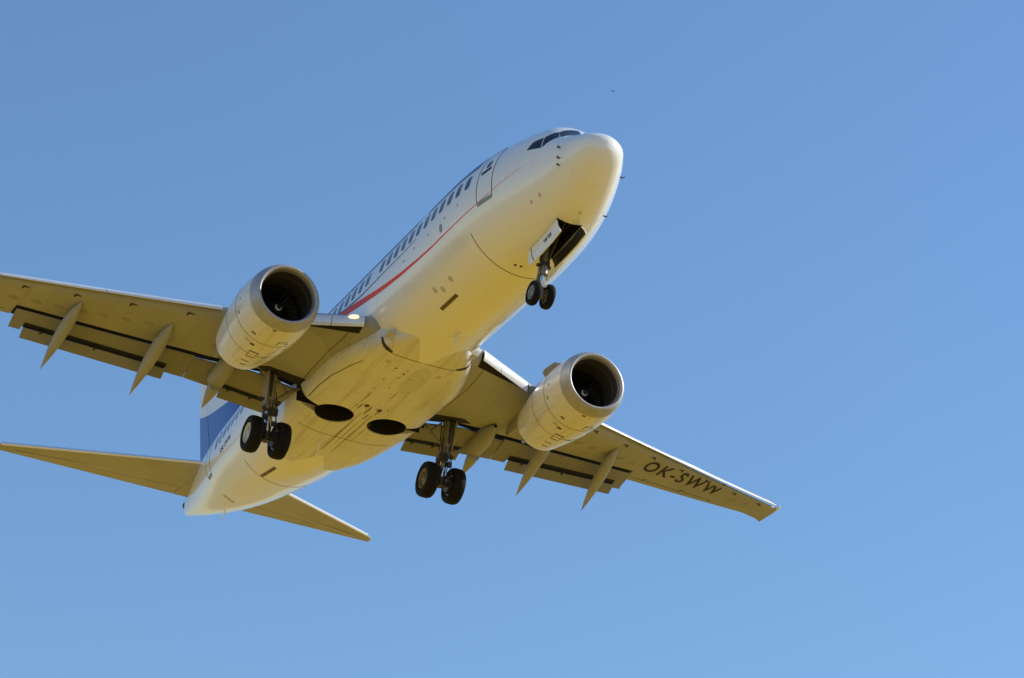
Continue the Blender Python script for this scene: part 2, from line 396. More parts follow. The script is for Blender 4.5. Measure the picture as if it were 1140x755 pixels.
# livery lines
strip('red_stripe', [(2.9, -.17, .18), (3.5, -.27, .3), (4.1, -.37, .5), (4.9, -.455, .75), (6.15, -.52, 1.), (7.4, -.55, 1.6), (8.42, -.525, 2.4), (9.6, -.47, 3.6), (10.6, -.39, 4.8), (11.3, -.31, 5.8), (12.3, -.17, 7.), (13.4, .0, 8.4), (14.4, .17, 9)], .026, M['red'], fuselage, sideS)
strip('blue_stripe', [(8.5, .15, .5), (9.0, .11, .8), (9.6, .09, 1.), (10.5, .09, 1.3), (11.5, .07, 1.7), (12.4, .06, 2.2), (13.4, .11, 2.8), (14.4, .24, 3)], .022, M['navy'], fuselage, sideS)
for a_, c_ in ((5.15, 6.55), (6.62, 7.55), (7.62, 8.25), (8.95, 9.55), (9.62, 10.5), (10.58, 11.2), (11.3, 12.3), (12.38, 13.6), (13.7, 14.8), (14.9, 16.2)):
    patch('livery_mark', [(c_, .84), (a_, .84), (a_-.05, 1.25), (c_-.05, 1.25)], M['navy'], fuselage, -1, n=5)
# forward service door outline, kick plate, small door window
dr = [(4.86, -.44, 1), (4.84, .0, 1), (4.83, .5, 1), (4.80, 1.05, 1), (4.7, 1.16, 1), (4.25, 1.16, 1), (4.14, 1.05, 1), (4.11, .5, 1), (4.12, .0, 1), (4.13, -.44, 1), (4.2, -.53, 1), (4.78, -.54, 1), (4.86, -.44, 1)]
door = strip('service_door_seam', dr, .024, M['dark'], fuselage, sideS)
strip('door_kick_plate', [(4.84, -.50, 1), (4.14, -.50, 1)], .10, M['greymark'], fuselage, sideS, off=.012)
rounded_window(4.47, .62, .2, .22, sideS, 'door_window', M['pane'], fuselage)
strip('door_handle', [(4.70, .38, 1), (4.27, .42, 1)], .10, M['dark'], fuselage, sideS, off=.006)
rounded_window(6.86, -.29, .17, .26, sideS, 'access_panel', M['greymark'], fuselage, pw=2)
for s, z in ((5.85, -.05), (6.6, -.1), (7.7, -.12), (8.6, -.12), (9.3, -.2)):
    rounded_window(s, z, .05, .09, sideS, 'static_port', M['greymark'], fuselage, pw=2, n=10)
# rear service door
strip('rear_door_seam', [(26.75, .06, 1), (26.6, -.25, 1), (26.1, -.3, 1), (26.05, .5, 1), (26.1, 1.15, 1), (26.65, 1.2, 1), (26.75, .06, 1)], .022, M['dark'], fuselage, sideS)
strip('door_kick_plate', [(26.58, -.22, 1), (26.14, -.26, 1)], .1, M['greymark'], fuselage, sideS, off=.012)
# circumferential seams
def ring_strip(name, s, a0, a1, w, material, off=.005, ds=0., n=40):
    mb = MB(); rings = []
    for i in range(n+1):
        a = a0+(a1-a0)*i/n; sq = s(a) if callable(s) else s
        rings.append([B(*fus_pt(sq-w/2, a, off)), B(*fus_pt(sq+w/2, a, off)), B(*fus_pt(sq+w/2, a, off-.01)), B(*fus_pt(sq-w/2, a, off-.01))])
    mb.loft(rings); return mb.build(name, material, fuselage, 30)
ring_strip('radome_seam', 1.36, R(165), R(330), .006, M['cowl'], n=60, off=.0025)
ring_strip('skin_seam', 5.5, R(213), R(292), .022, M['seam'])
ring_strip('skin_seam', 22.75, R(222), R(300), .012, M['seam'])
# probes
def probe(s, z, side, l=.16, name='air_data_probe'):
    p = fus_side(s, z, side, 0); mb = MB()
    out = Vector((0, side*.8, -.15)); out.normalize()
    mb.tube([p-out*.02, p+out*.07, p+out*.085+Vector((l*.5, 0, 0)), p+out*.085+Vector((l, 0, 0))], [.026, .018, .014, .008], 8)
    mb.build(name, M['hydraulic'], fuselage, 40)
for side in (-1, 1):
    for s, z, l in ((1.55, -.12, .11), (1.57, -.42, .11), (1.62, -.60, .09)):
        if side < 0 or z == -.42: probe(s, z, side, l)
probe(2.55, -1.1, 1, .08)
for s, y in ((2.85, -1.02), (2.5, -.95), (5.0, -.2), (5.05, -.35), (2.15, .08), (7.40, -1.2), (8.32, -1.25), (8.0, -1.15)):
    rounded_window(s, y, .17 if s > 7 else .10, .15 if s > 7 else .07, lambda a, c, o=.006: fus_keel(a, c, o), 'belly_vent', M['dark'] if 2.9 < s < 7 else M['tan'], fuselage, pw=2, n=14)
for s0_, s1_, y_ in ((7.72, 8.75, -.83), (21.45, 22.7, -.70)):
    strip('belly_slot', [(s0_, y_, 1), (s1_, y_, 1)], .10, M['slot'], fuselage, lambda a, c, o: fus_keel(a, c, o), off=.008)
strip('belly_slot', [(26.28, -.68, 1), (26.40, -.28, 1)], .16, M['tan'], fuselage, lambda a, c, o: fus_keel(a, c, o), off=.008)
def blade(s, y, zt, h, ch, name, material=None, rake=.25):
    mb = MB()
    for_ = [(0, 0), (ch, 0), (ch+rake, -h), (rake+ch*.45, -h)]
    rings = []
    for t in (0, .5, 1):
        s_a = s+rake*t*1.2; c_ = ch*(1-.45*t); z = zt-h*t; w = .035*(1-.5*t)
        rings.append([B(s_a+c_*f, y+w*g, z) for f, g in ((0, 0), (.25, .5), (.6, .5), (1, 0), (.6, -.5), (.25, -.5))])
    mb.loft(rings); mb.build(name, material or M['white'], fuselage, 50)
blade(9.3, .05, -1.86, .32, .42, 'belly_antenna')
blade(17.3, .72, -1.87, .42, .14, 'drain_mast')
blade(18.2, -.45, -1.87, .42, .14, 'drain_mast')
blade(28.2, .10, -.52, .12, .34, 'tail_skid', M['white'])
mb = MB(); mb.lathe(B(32.15, 0, 1.12), (-1, 0, .25), [(0, .20), (.18, .17), (.2, .15), (.02, .14), (.0, .0)], 20); mb.build('exhaust_outlet', M['nozzle'], fuselage, 40)

# ------------------------------------------------------------------ belly fairing
FB = [(9.8,-1.72),(10.8,-1.80),(11.4,-1.85),(12.5,-1.885),(14,-1.89),(17.5,-1.89),(18.6,-1.885),(19.6,-1.86),(20.4,-1.80)]
FW = [(9.8,.4),(10.6,.9),(11.4,1.34),(12.2,1.68),(13.0,1.92),(14,2.08),(17,2.08),(18.3,1.9),(19.5,1.6),(20.4,1.2)]
FZ = [(9.8,-1.40),(10.6,-1.36),(11.6,-1.25),(13,-1.02),(17,-.92),(20.4,-1.2)]
def fair_pt(s, a, off=0.):
    w, zb, zc = itp(s, FW), itp(s, FB), itp(s, FZ); n = 4.0
    c, q = math.cos(a), math.sin(a)
    y = w*math.copysign(abs(c)**(2/n), c); h = (zc-zb) if q < 0 else .5
    return B(s, y*(1+off/w), zc+(h+off)*math.copysign(abs(q)**(2/n), q))
def fair_bottom(s, y, off=.005):
    w, zb, zc = itp(s, FW), itp(s, FB), itp(s, FZ); n = 4.0
    d = min(.995, abs(y)/w); return B(s, y, zc-(zc-zb)*(1-d**n)**(1/n)-off)
mb = MB(); NF = 72
mb.loft([[fair_pt(9.8+10.6*i/66, 2*math.pi*(j+.5)/NF) for j in range(NF)] for i in range(67)])
fairing = mb.build('belly_fairing', M['belly'], None, 40)
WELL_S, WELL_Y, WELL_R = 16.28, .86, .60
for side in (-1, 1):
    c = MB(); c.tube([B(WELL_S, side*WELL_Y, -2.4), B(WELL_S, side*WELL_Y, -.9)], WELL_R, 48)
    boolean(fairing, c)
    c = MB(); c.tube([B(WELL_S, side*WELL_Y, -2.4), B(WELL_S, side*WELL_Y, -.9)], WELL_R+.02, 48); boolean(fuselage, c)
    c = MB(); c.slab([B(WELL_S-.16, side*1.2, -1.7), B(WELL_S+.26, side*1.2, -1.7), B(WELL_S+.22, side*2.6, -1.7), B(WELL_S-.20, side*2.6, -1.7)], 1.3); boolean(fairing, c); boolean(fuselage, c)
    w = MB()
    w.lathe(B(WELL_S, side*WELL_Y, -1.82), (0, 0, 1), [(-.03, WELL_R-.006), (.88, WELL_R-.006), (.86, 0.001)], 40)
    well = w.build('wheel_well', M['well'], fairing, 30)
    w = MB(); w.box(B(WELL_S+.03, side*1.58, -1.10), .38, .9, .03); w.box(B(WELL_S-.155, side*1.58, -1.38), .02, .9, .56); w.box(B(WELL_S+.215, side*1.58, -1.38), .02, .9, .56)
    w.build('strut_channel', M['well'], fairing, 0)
    # ram air inlet
    strip('ram_air_inlet', [(11.05, side*1.32, .6), (11.60, side*1.22, 1)], .30, M['tan'], fairing, lambda a, c_, o: fair_bottom(a, c_, o), off=.006)
    strip('inlet_mouth', [(11.56, side*1.42, .8), (11.60, side*1.20, 1), (11.66, side*1.02, .7)], .11, M['dark'], fairing, lambda a, c_, o: fair_bottom(a, c_, o), off=.014)
fb = lambda a, c_, o: fair_bottom(a, c_, o)
for s0_, y0_, l_, w_ in ((15.35, -.42, .5, .05), (15.5, -.10, .7, .07), (15.45, .22, .5, .06), (15.95, .02, .5, .05), (14.6, -.5, .6, .04), (14.2, .15, .7, .03)): strip('oil_streak', [(s0_-l_/2, y0_, .3), (s0_-l_*.1, y0_+.01, 1.2), (s0_+l_*.2, y0_-.01, .8), (s0_+l_/2, y0_, .2)], w_, M['oil'], fairing, fb, off=.0035)
strip('fairing_seam', [(11.66, -1.4, 1), (11.72, -.9, 1), (11.75, 0, 1), (11.72, .9, 1), (11.66, 1.4, 1)], .022, M['seam'], fairing, fb)
strip('fairing_seam', [(16.0, -1.84, 1), (15.2, -1.86, 1), (14.2, -1.82, 1), (13.3, -1.66, 1), (12.7, -1.48, 1)], .018, M['dark'], fairing, fb)
for y_, a_, b_, w_ in ((-.20, 15.7, 18.9, .05), (.15, 15.8, 19.0, .04), (-.02, 16.2, 18.2, .025), (.36, 16.3, 17.8, .02)): strip('oil_streak', [(a_, y_, .3), ((a_+b_)/2, y_, 1.3), (b_, y_*.9, .3)], w_, M['oil'], fairing, fb, off=.003)
strip('fairing_seam', [(17.6, -1.5, 1), (17.75, -.7, 1), (17.75, .7, 1), (17.6, 1.5, 1)], .014, M['seam'], fairing, fb)
for s, y in ((12.2, -.9), (12.3, .75), (15.2, -.25), (15.3, .2)):
    rounded_window(s, y, .2, .16, lambda a, c_, o=.006: fair_bottom(a, c_, o), 'drain_vent', M['tan'] if s < 14 else M['seam'], fairing, pw=2, n=14)
rounded_window(12.95, .28, 1.9, .62, lambda a, c_, o=.006: fair_bottom(a, c_-(a-12.95)*-.02, o), 'repair_patch', M['patch'], fairing, off=.004, pw=2.6, n=30)
rr = random.Random(3)
for i in range(30):
    s, y = rr.uniform(12.2, 15.4), rr.choice((-.55, -.2, .1, .42))+rr.gauss(0, .02); w = rr.uniform(.012, .028)
    dots = MB(); dots.add([fair_bottom(s+u*w, y+v*w, .004) for u, v in ((-1, -1), (1, -1), (1, 1), (-1, 1))], [[0, 1, 2, 3]])
    dots.build('fastener_plate', M['seam'], fairing, 0, fix=False)

# ------------------------------------------------------------------ wings
def zLE(y): a = abs(y); return -1.056+.1049*a+.46*(a/17.16)**2
def sSlat(y): return 11.239+.531*y
def sW(y): return 11.44+.531*y-(.62*max(0, 1-(y-1.75)/3.75) if y < 5.5 else 0)
def sT(y): return 17.62+.33*max(0, y-5.6)
SC = [(0,16.3),(1.9,16.30),(3.2,16.25),(4.8,16.85),(6.5,17.37),(8.4,17.85),(10.4,18.38)]
GL = [(0,0),(.006,.26),(.02,.5),(.05,.70),(.1,.86),(.2,.97),(.35,1),(.6,.92),(.8,.72),(1,.42)]
GU = [(0,0),(.006,.3),(.02,.52),(.06,.78),(.2,1),(.5,.78),(.8,.05),(1,-.48)]
def lin(x, tab):
    for (a, p), (b_, q) in zip(tab, tab[1:]):
        if x <= b_: return p+(q-p)*max(0, (x-a))/(b_-a)
    return tab[-1][1]
def zlow(y, s):
    a = abs(y); c = sT(a)-sW(a); return zLE(a)-.10-c*.075*itp(min(1, max(0, (s-sW(a))/c)), GL)
def zupp(y, s):
    a = abs(y); c = sT(a)-sW(a); return zLE(a)-.10+c*.06*itp(min(1, max(0, (s-sW(a))/c)), GU)
XF = [0, .004, .012, .025, .05, .09, .15, .25, .38, .52, .66, .8, .92, 1]
def wing_low(s, y, o=.005): return B(s, y, zlow(y, s)-o)

def main_TE(y): return (18.05+.01*(y-2), -1.38+.087*(y-2)) if y <= 5.12 else (18.08+.2293*(y-5.15), -1.11+.1447*(y-5.15))

WX = .735      # the painted letters are narrow
def text_mesh(txt, size, fn, name, material, parent, bold=.0, align='LEFT', shear=0.):
    cu = bpy.data.curves.new('lettering_curve', 'FONT'); cu.body = txt; cu.size = size; cu.offset = bold; cu.align_x = align; cu.shear = shear; cu.space_character = 1.24
    ob = bpy.data.objects.new('lettering_curve', cu); COL.objects.link(ob)
    bpy.context.view_layer.update(); dg = bpy.context.evaluated_depsgraph_get()
    me = bpy.data.meshes.new_from_object(ob.evaluated_get(dg)); bpy.data.objects.remove(ob)
    bm = bmesh.new(); bm.from_mesh(me); bmesh.ops.remove_doubles(bm, verts=bm.verts, dist=1e-5)
    bmesh.ops.subdivide_edges(bm, edges=[e for e in bm.edges if e.calc_length() > size*.3], cuts=2)
    bmesh.ops.triangulate(bm, faces=bm.faces); bm.to_mesh(me); bm.free()
    for v in me.vertices: v.co = fn(v.co.x, v.co.y)
    me.update(); me.materials.clear(); me.name = name
    return link(name, me, material, parent, 0)

def make_wing(sd):
    P = lambda s, y, z: B(s, sd*y, z)
    mb = MB()
    # inboard + flap span: blunt cove at the back, upper skin (spoilers) overhanging it
    rings = []
    for y in (0.9, 1.9, 2.5, 3.2, 4.0, 4.8, 5.6, 6.5, 7.4, 8.4, 9.4, 10.40):
        s0_, sc_ = sW(y), itp(y, SC); su = sc_+lin(y, [(0, .66), (4.0, .62), (5, .44), (6.4, .45), (7.2, .75), (11, .75)])
        xs = [f for f in XF]
        up_ = [P(s0_+(su-s0_)*f, y, zupp(y, s0_+(su-s0_)*f)) for f in xs]
        lo_ = [P(s0_+(sc_-s0_)*f, y, zlow(y, s0_+(sc_-s0_)*f)) for f in xs][::-1]
        r_ = up_ + [P(su, y, zupp(y, su)-.03), P(sc_+.05, y, zupp(y, sc_)-.05), P(sc_+.012, y, zlow(y, sc_)+.02)] + lo_[:-1]
        rings.append(r_)
    mb.loft(rings)
    lining = []
    for y in (2.0, 2.5, 3.2, 4.0, 4.8, 5.6, 6.5, 7.4, 8.4, 9.4, 10.38):
        sc_ = itp(y, SC); su = sc_+lin(y, [(0, .66), (4.0, .62), (5, .44), (6.4, .45), (7.2, .75), (11, .75)])
        a_ = zupp(y, sc_)-.058; e_z = zupp(y, su)-.036
        lining.append([P(sc_+.022, y, zlow(y, sc_)+.012), P(sc_+.062, y, a_), P(su-.015, y, e_z), P(su-.015, y, e_z-.012), P(sc_+.075, y, a_-.016), P(sc_+.036, y, zlow(y, sc_)+.012)])
    rings = []
    for y in (10.405, 11.2, 12.4, 13.6, 14.8, 16.0, 16.8, 17.0, 17.12):
        s0_, s1_ = sW(y), sT(y)+(.0 if y < 16.5 else (y-16.5)*.55)
        th = 1 if y < 17.05 else .45
        zc = lambda s: (zupp(y, s)+zlow(y, s))/2
        up_ = [P(s0_+(s1_-s0_)*f, y, zc(s0_+(s1_-s0_)*f)+(zupp(y, s0_+(s1_-s0_)*f)-zc(s0_+(s1_-s0_)*f))*th+.004*(f == 1)) for f in XF]
        lo_ = [P(s0_+(s1_-s0_)*f, y, zc(s0_+(s1_-s0_)*f)+(zlow(y, s0_+(s1_-s0_)*f)-zc(s0_+(s1_-s0_)*f))*th-.004*(f == 1)) for f in XF][::-1]
        rings.append(up_+lo_[:-1])
    mb.loft(rings)
    wing = mb.build('wing', M['wing'], None, 40)
    lm = MB(); lm.loft(lining); lm.build('flap_cove_shade', M['well'], wing, 0)  # black lining that paints the shade inside the cove
    wl = lambda s, y, o=.005: wing_low(s, sd*y, o)
    # slats
    for y0_, y1_ in ((5.42, 8.45), (8.48, 11.25), (11.28, 14.1), (14.13, 16.85)):
        mb = MB(); rings = []
        for i in range(9):
            y = y0_+(y1_-y0_)*i/8; s0_ = sSlat(y); z0 = zLE(y)-.02; c_ = .52-.016*y; t_ = .19-.0065*y
            # nose profile, front rounded, drooped
            pr_ = [(c_, .06), (c_*.55, .055), (.17, .02), (.10, -.015), (.055, -.055), (.02, -t_*.66), (.002, -t_*.98), (.0, -t_*1.10), (.012, -t_*1.17), (.035, -t_*1.14), (.05, -t_*.95), (.09, -.05), (.2, -.01), (c_*.6, .03), (c_, .045)]
            rings.append([P(s0_+a, y, z0+b_) for a, b_ in pr_])
        mb.loft(rings); mb.build('slat', M['slat'], wing, 35)
        for f in (.25, .75):
            y = y0_+(y1_-y0_)*f
            strip('slat_track_slot', [(sSlat(y)+.40-.010*y, y-.16, .5), (sSlat(y)+.44-.010*y, y, 1.0), (sSlat(y)+.56-.010*y, y+.02, .8)], .06, M['dark'], wing, wl, off=.008)
    # Krueger panel along the root leading edge
    for y0_, y1_ in ((1.92, 2.72), (2.74, 3.98)):
        mb = MB(); rings = []
        for i in range(7):
            y = y0_+(y1_-y0_)*i/6; s0_ = 10.53+.64*y; z0 = -.99+.04*y
            pr_ = [(.34, .07), (.16, .085), (.05, .06), (0, 0), (-.012, -.07), (-.012, -.16), (.0, -.24), (.04, -.29), (.06, -.275), (.03, -.22), (.018, -.15), (.03, -.06), (.055, .0), (.16, .045), (.34, .04)]
            rings.append([P(s0_+a, y, z0+b_) for a, b_ in pr_])
        mb.loft(rings); mb.build('krueger_flap', M['slat'], wing, 40)
    # black strip over the wing nose, painted as the shaded gap behind it
    mb = MB(); rings = []
    for i in range(6):
        y = 1.9+2.3*i/5; s_ = sW(y)
        w_ = .30-.22*i/5; rings.append([P(s_-.03, y, zLE(y)-.12), P(s_+.0, y, zlow(y, s_+.02)-.03), P(s_+w_*.4, y, zlow(y, s_+w_*.4)-.014), P(s_+w_, y, zlow(y, s_+w_)-.010), P(s_+w_, y, zlow(y, s_+w_)+.02), P(s_+.03, y, zLE(y)-.12)])
    mb.loft(rings); mb.build('krueger_gap_shade', M['well'], wing, 30)
    # landing lamp in the root
    if sd < 0:
        mb = MB(); rr_ = []
        for a_, k_ in ((.10, 1.), (.0, 1.), (-.04, .75), (-.055, .02)):
            rr_.append([P(10.53+.64*(2.2+.13*k_*math.cos(2*math.pi*j/20))-.02+a_, 2.2+.13*k_*math.cos(2*math.pi*j/20), -.90+.062*k_*math.sin(2*math.pi*j/20)) for j in range(20)])
        mb.loft(rr_); mb.build('landing_light', M['lamp'], wing, 40)
    # flaps
    for y0_, y1_ in ((2.08, 5.142), (5.158, 10.36)):
        mb = MB(); rings = []
        N_ = 14
        for y in sorted([y0_+(y1_-y0_)*i/N_ for i in range(N_+1)]+([5.719, 5.721, 10.019, 10.021] if y0_ > 5 else [4.049, 4.051])):
            sc_ = itp(y, SC); st, zt = main_TE(y)
            if y0_ > 5 and 5.72 <= y < 10.02 or y0_ < 5 and y < 4.05: st, zt = st-.17, zt+.04
            sl, zl_ = sc_+(.22 if y < 5.15 else .10), zlow(y, sc_)-.06
            c_ = st-sl; sec = []
            for f, h in ((1, .006), (.75, .045), (.5, .085), (.25, .105), (.1, .085), (.03, .05), (0, 0), (.02, -.03), (.1, -.045), (.3, -.03), (.6, -.012), (1, -.006)):
                sec.append(P(sl+c_*f, y, zl_+(zt-zl_)*f + h*(.6 if y > 5 else .9)))
            rings.append(sec)
        mb.loft(rings); mb.build('flap', M['flap'], wing, 35)
    for y0_, y1_ in ((2.12, 4.0), (5.76, 9.98)):
        mb = MB(); rings = []
        for i in range(11):
            y = y0_+(y1_-y0_)*i/10; st, zt = main_TE(y); sl, zl_ = st-.27, zt-.03; se, ze = st+.06, zt-.235
            sec = []
            for f, h in ((1, .006), (.6, .03), (.3, .05), (.1, .045), (0, .01), (.02, -.015), (.2, -.022), (.6, -.012), (1, -.006)):
                sec.append(P(sl+(se-sl)*f+h*.7, y, zl_+(ze-zl_)*f+h*.7))
            rings.append(sec)
        mb.loft(rings); mb.build('aft_flap', M['flap'], wing, 35)
        mb = MB(); rings = []
        for i in range(11):
            y = y0_+(y1_-y0_)*i/10; st, zt = main_TE(y); sc_ = itp(y, SC); sl0, zl0 = sc_+.09, zlow(y, sc_)-.06
            st -= .17; zt += .04; f0 = 1-.20/(st-sl0)
            q = lambda f, o: P(sl0+(st-sl0)*f, y, zl0+(zt-zl0)*f-.012-o)
            rings.append([q(f0, .014), q(1.01, .004), q(1.01, -.004), q(f0, .0)])
        mb.loft(rings); mb.build('flap_slot_shade', M['well'], wing, 0)  # black strip under the flap, painted shade of the slot
        for f in (.12, .5, .88):
            y = y0_+(y1_-y0_)*f; st, zt = main_TE(y); mb = MB()
            mb.box(P(st-.22, y, zt-.05), .20, .05, .08); mb.build('flap_hinge', M['hydraulic'], wing, 0)
    # flap track fairings
    def canoe(f, t, w, name='flap_track_fairing', cut=None):
        mb = MB(); rings = []; n = 24; m_ = 20
        for i in range(n+1):
            u = i/n; 
            if cut and u < cut[0] or cut and u > cut[1]: continue
            x = f[0]+(t[0]-f[0])*u; y = f[1]+(t[1]-f[1])*u
            # upper part hugs the wing, tail droops
            z = f[2]+(t[2]-f[2])*(.62*u+.38*u*u)
            r_ = w*max(.012, (math.sin(math.pi*min(1, u/.84)**.62*.5) if u < .42 else 1-((u-.42)/.58)**1.75)) 
            if u < .42: r_ = w*max(.05, math.sin(math.pi*.5*(u/.42)**.75))
            rings.append([P(x, y+r_*math.cos(2*math.pi*j/m_), z+1.25*r_*math.sin(2*math.pi*j/m_)) for j in range(m_)])
        mb.loft(rings); return mb.build(name, M['wing'], wing, 50)
    canoe((16.62, 8.91, -.30), (19.47, 9.14, -1.39), .185)
    canoe((15.7, 6.35, -.66), (18.84, 6.49, -1.78), .20)
    # inboard fairing: fixed front half open at the back, tail cone swung down behind it
    mb = MB(); rings = []; inner = []
    for i in range(9):
        u = i/8; s_ = 15.9+1.55*u; zc = -1.06-.22*u; r_ = .05+.225*min(1, (u/.5))**.7
        rings.append([P(s_, 4.3+r_*math.cos(2*math.pi*j/20), zc+.06*u+1.15*r_*math.sin(2*math.pi*j/20)) for j in range(20)])
        inner.append([P(s_+.0, 4.3+(r_-.03)*math.cos(2*math.pi*j/20), zc+.06*u+1.15*(r_-.03)*math.sin(2*math.pi*j/20)) for j in range(20)])
    mb.loft(rings+inner[-3:][::-1], cap=(False, False)); hf = mb.build('flap_track_fairing', M['wing'], wing, 50)
    mb = MB(); mb.loft([[q+Vector((0, 0, .0)) for q in r_] for r_ in inner[1:7]], cap=(False, True)); mb.build('fairing_hollow_shade', M['well'], wing, 50)  # black inner tube, shade of the hollow put into the colour
    canoe((16.35, 4.3, -1.10), (18.36, 4.34, -1.82), .205, cut=(.50, 1.1))
    # aileron seams & small access marks
    strip('aileron_seam', [(sT(10.6)-.32, 10.6, 1), (sT(14.3)-.30, 14.3, 1), (sT(14.3)-.02, 14.3, 1)], .02, M['dark'], wing, wl)
    for y in (11.2, 12.9): rounded_window(sT(y)-.34, y, .22, .12, wl, 'hinge_cover', M['wing'], wing, off=.03, pw=2.2)
    for y in [6.9+.62*i for i in range(15)]:
        if sd > 0 and 10.3 < y < 14.4: continue
        s_ = sW(y)+(sT(y)-sW(y))*.42; rounded_window(s_, y, .24, .34, wl, 'fuel_panel', M['panel'], wing, off=.003, pw=2)
    # wing root seam
    strip('root_seam', [(12.1, 2.15, 1), (13.6, 2.25, 1), (15.0, 2.2, 1), (16.2, 2.1, 1)], .022, M['seam'], wing, wl)
    # black plate on the wing skin, painted as the shaded gear bay
    mb = MB(); ring = [(15.74, 2.05), (15.84, 3.2), (16.20, 3.6), (16.285, 3.0), (16.285, 2.05)]
    mb.loft([[wl(s, y, .007) for s, y in ring], [wl(s, y, .001) for s, y in ring]]); mb.build('wing_bay_shade', M['well'], wing, 0)
    mb = MB(); mb.lathe(P(sW(17.0)-.02, 17.08, zLE(17.0)-.06), (1, 0, 0), [(.12, .001), (.08, .05), (0, .07), (-.25, .07)], 14)
    mb.build('navigation_light', M['slat'], wing, 40)
    if sd > 0:
        # registration, tops of the letters towards the leading edge, read from below
        o_ = Vector((18.08, 10.50)); u_ = Vector((-1, 0))
        text_mesh('OK-SWW', 1.0, lambda a, b_: wing_low(o_.x+.43*a*WX-b_*1.05, o_.y+a*WX, .007), 'registration', M['black'], wing, .017)
    return wing
wings = [make_wing(sd) for sd in (-1, 1)]

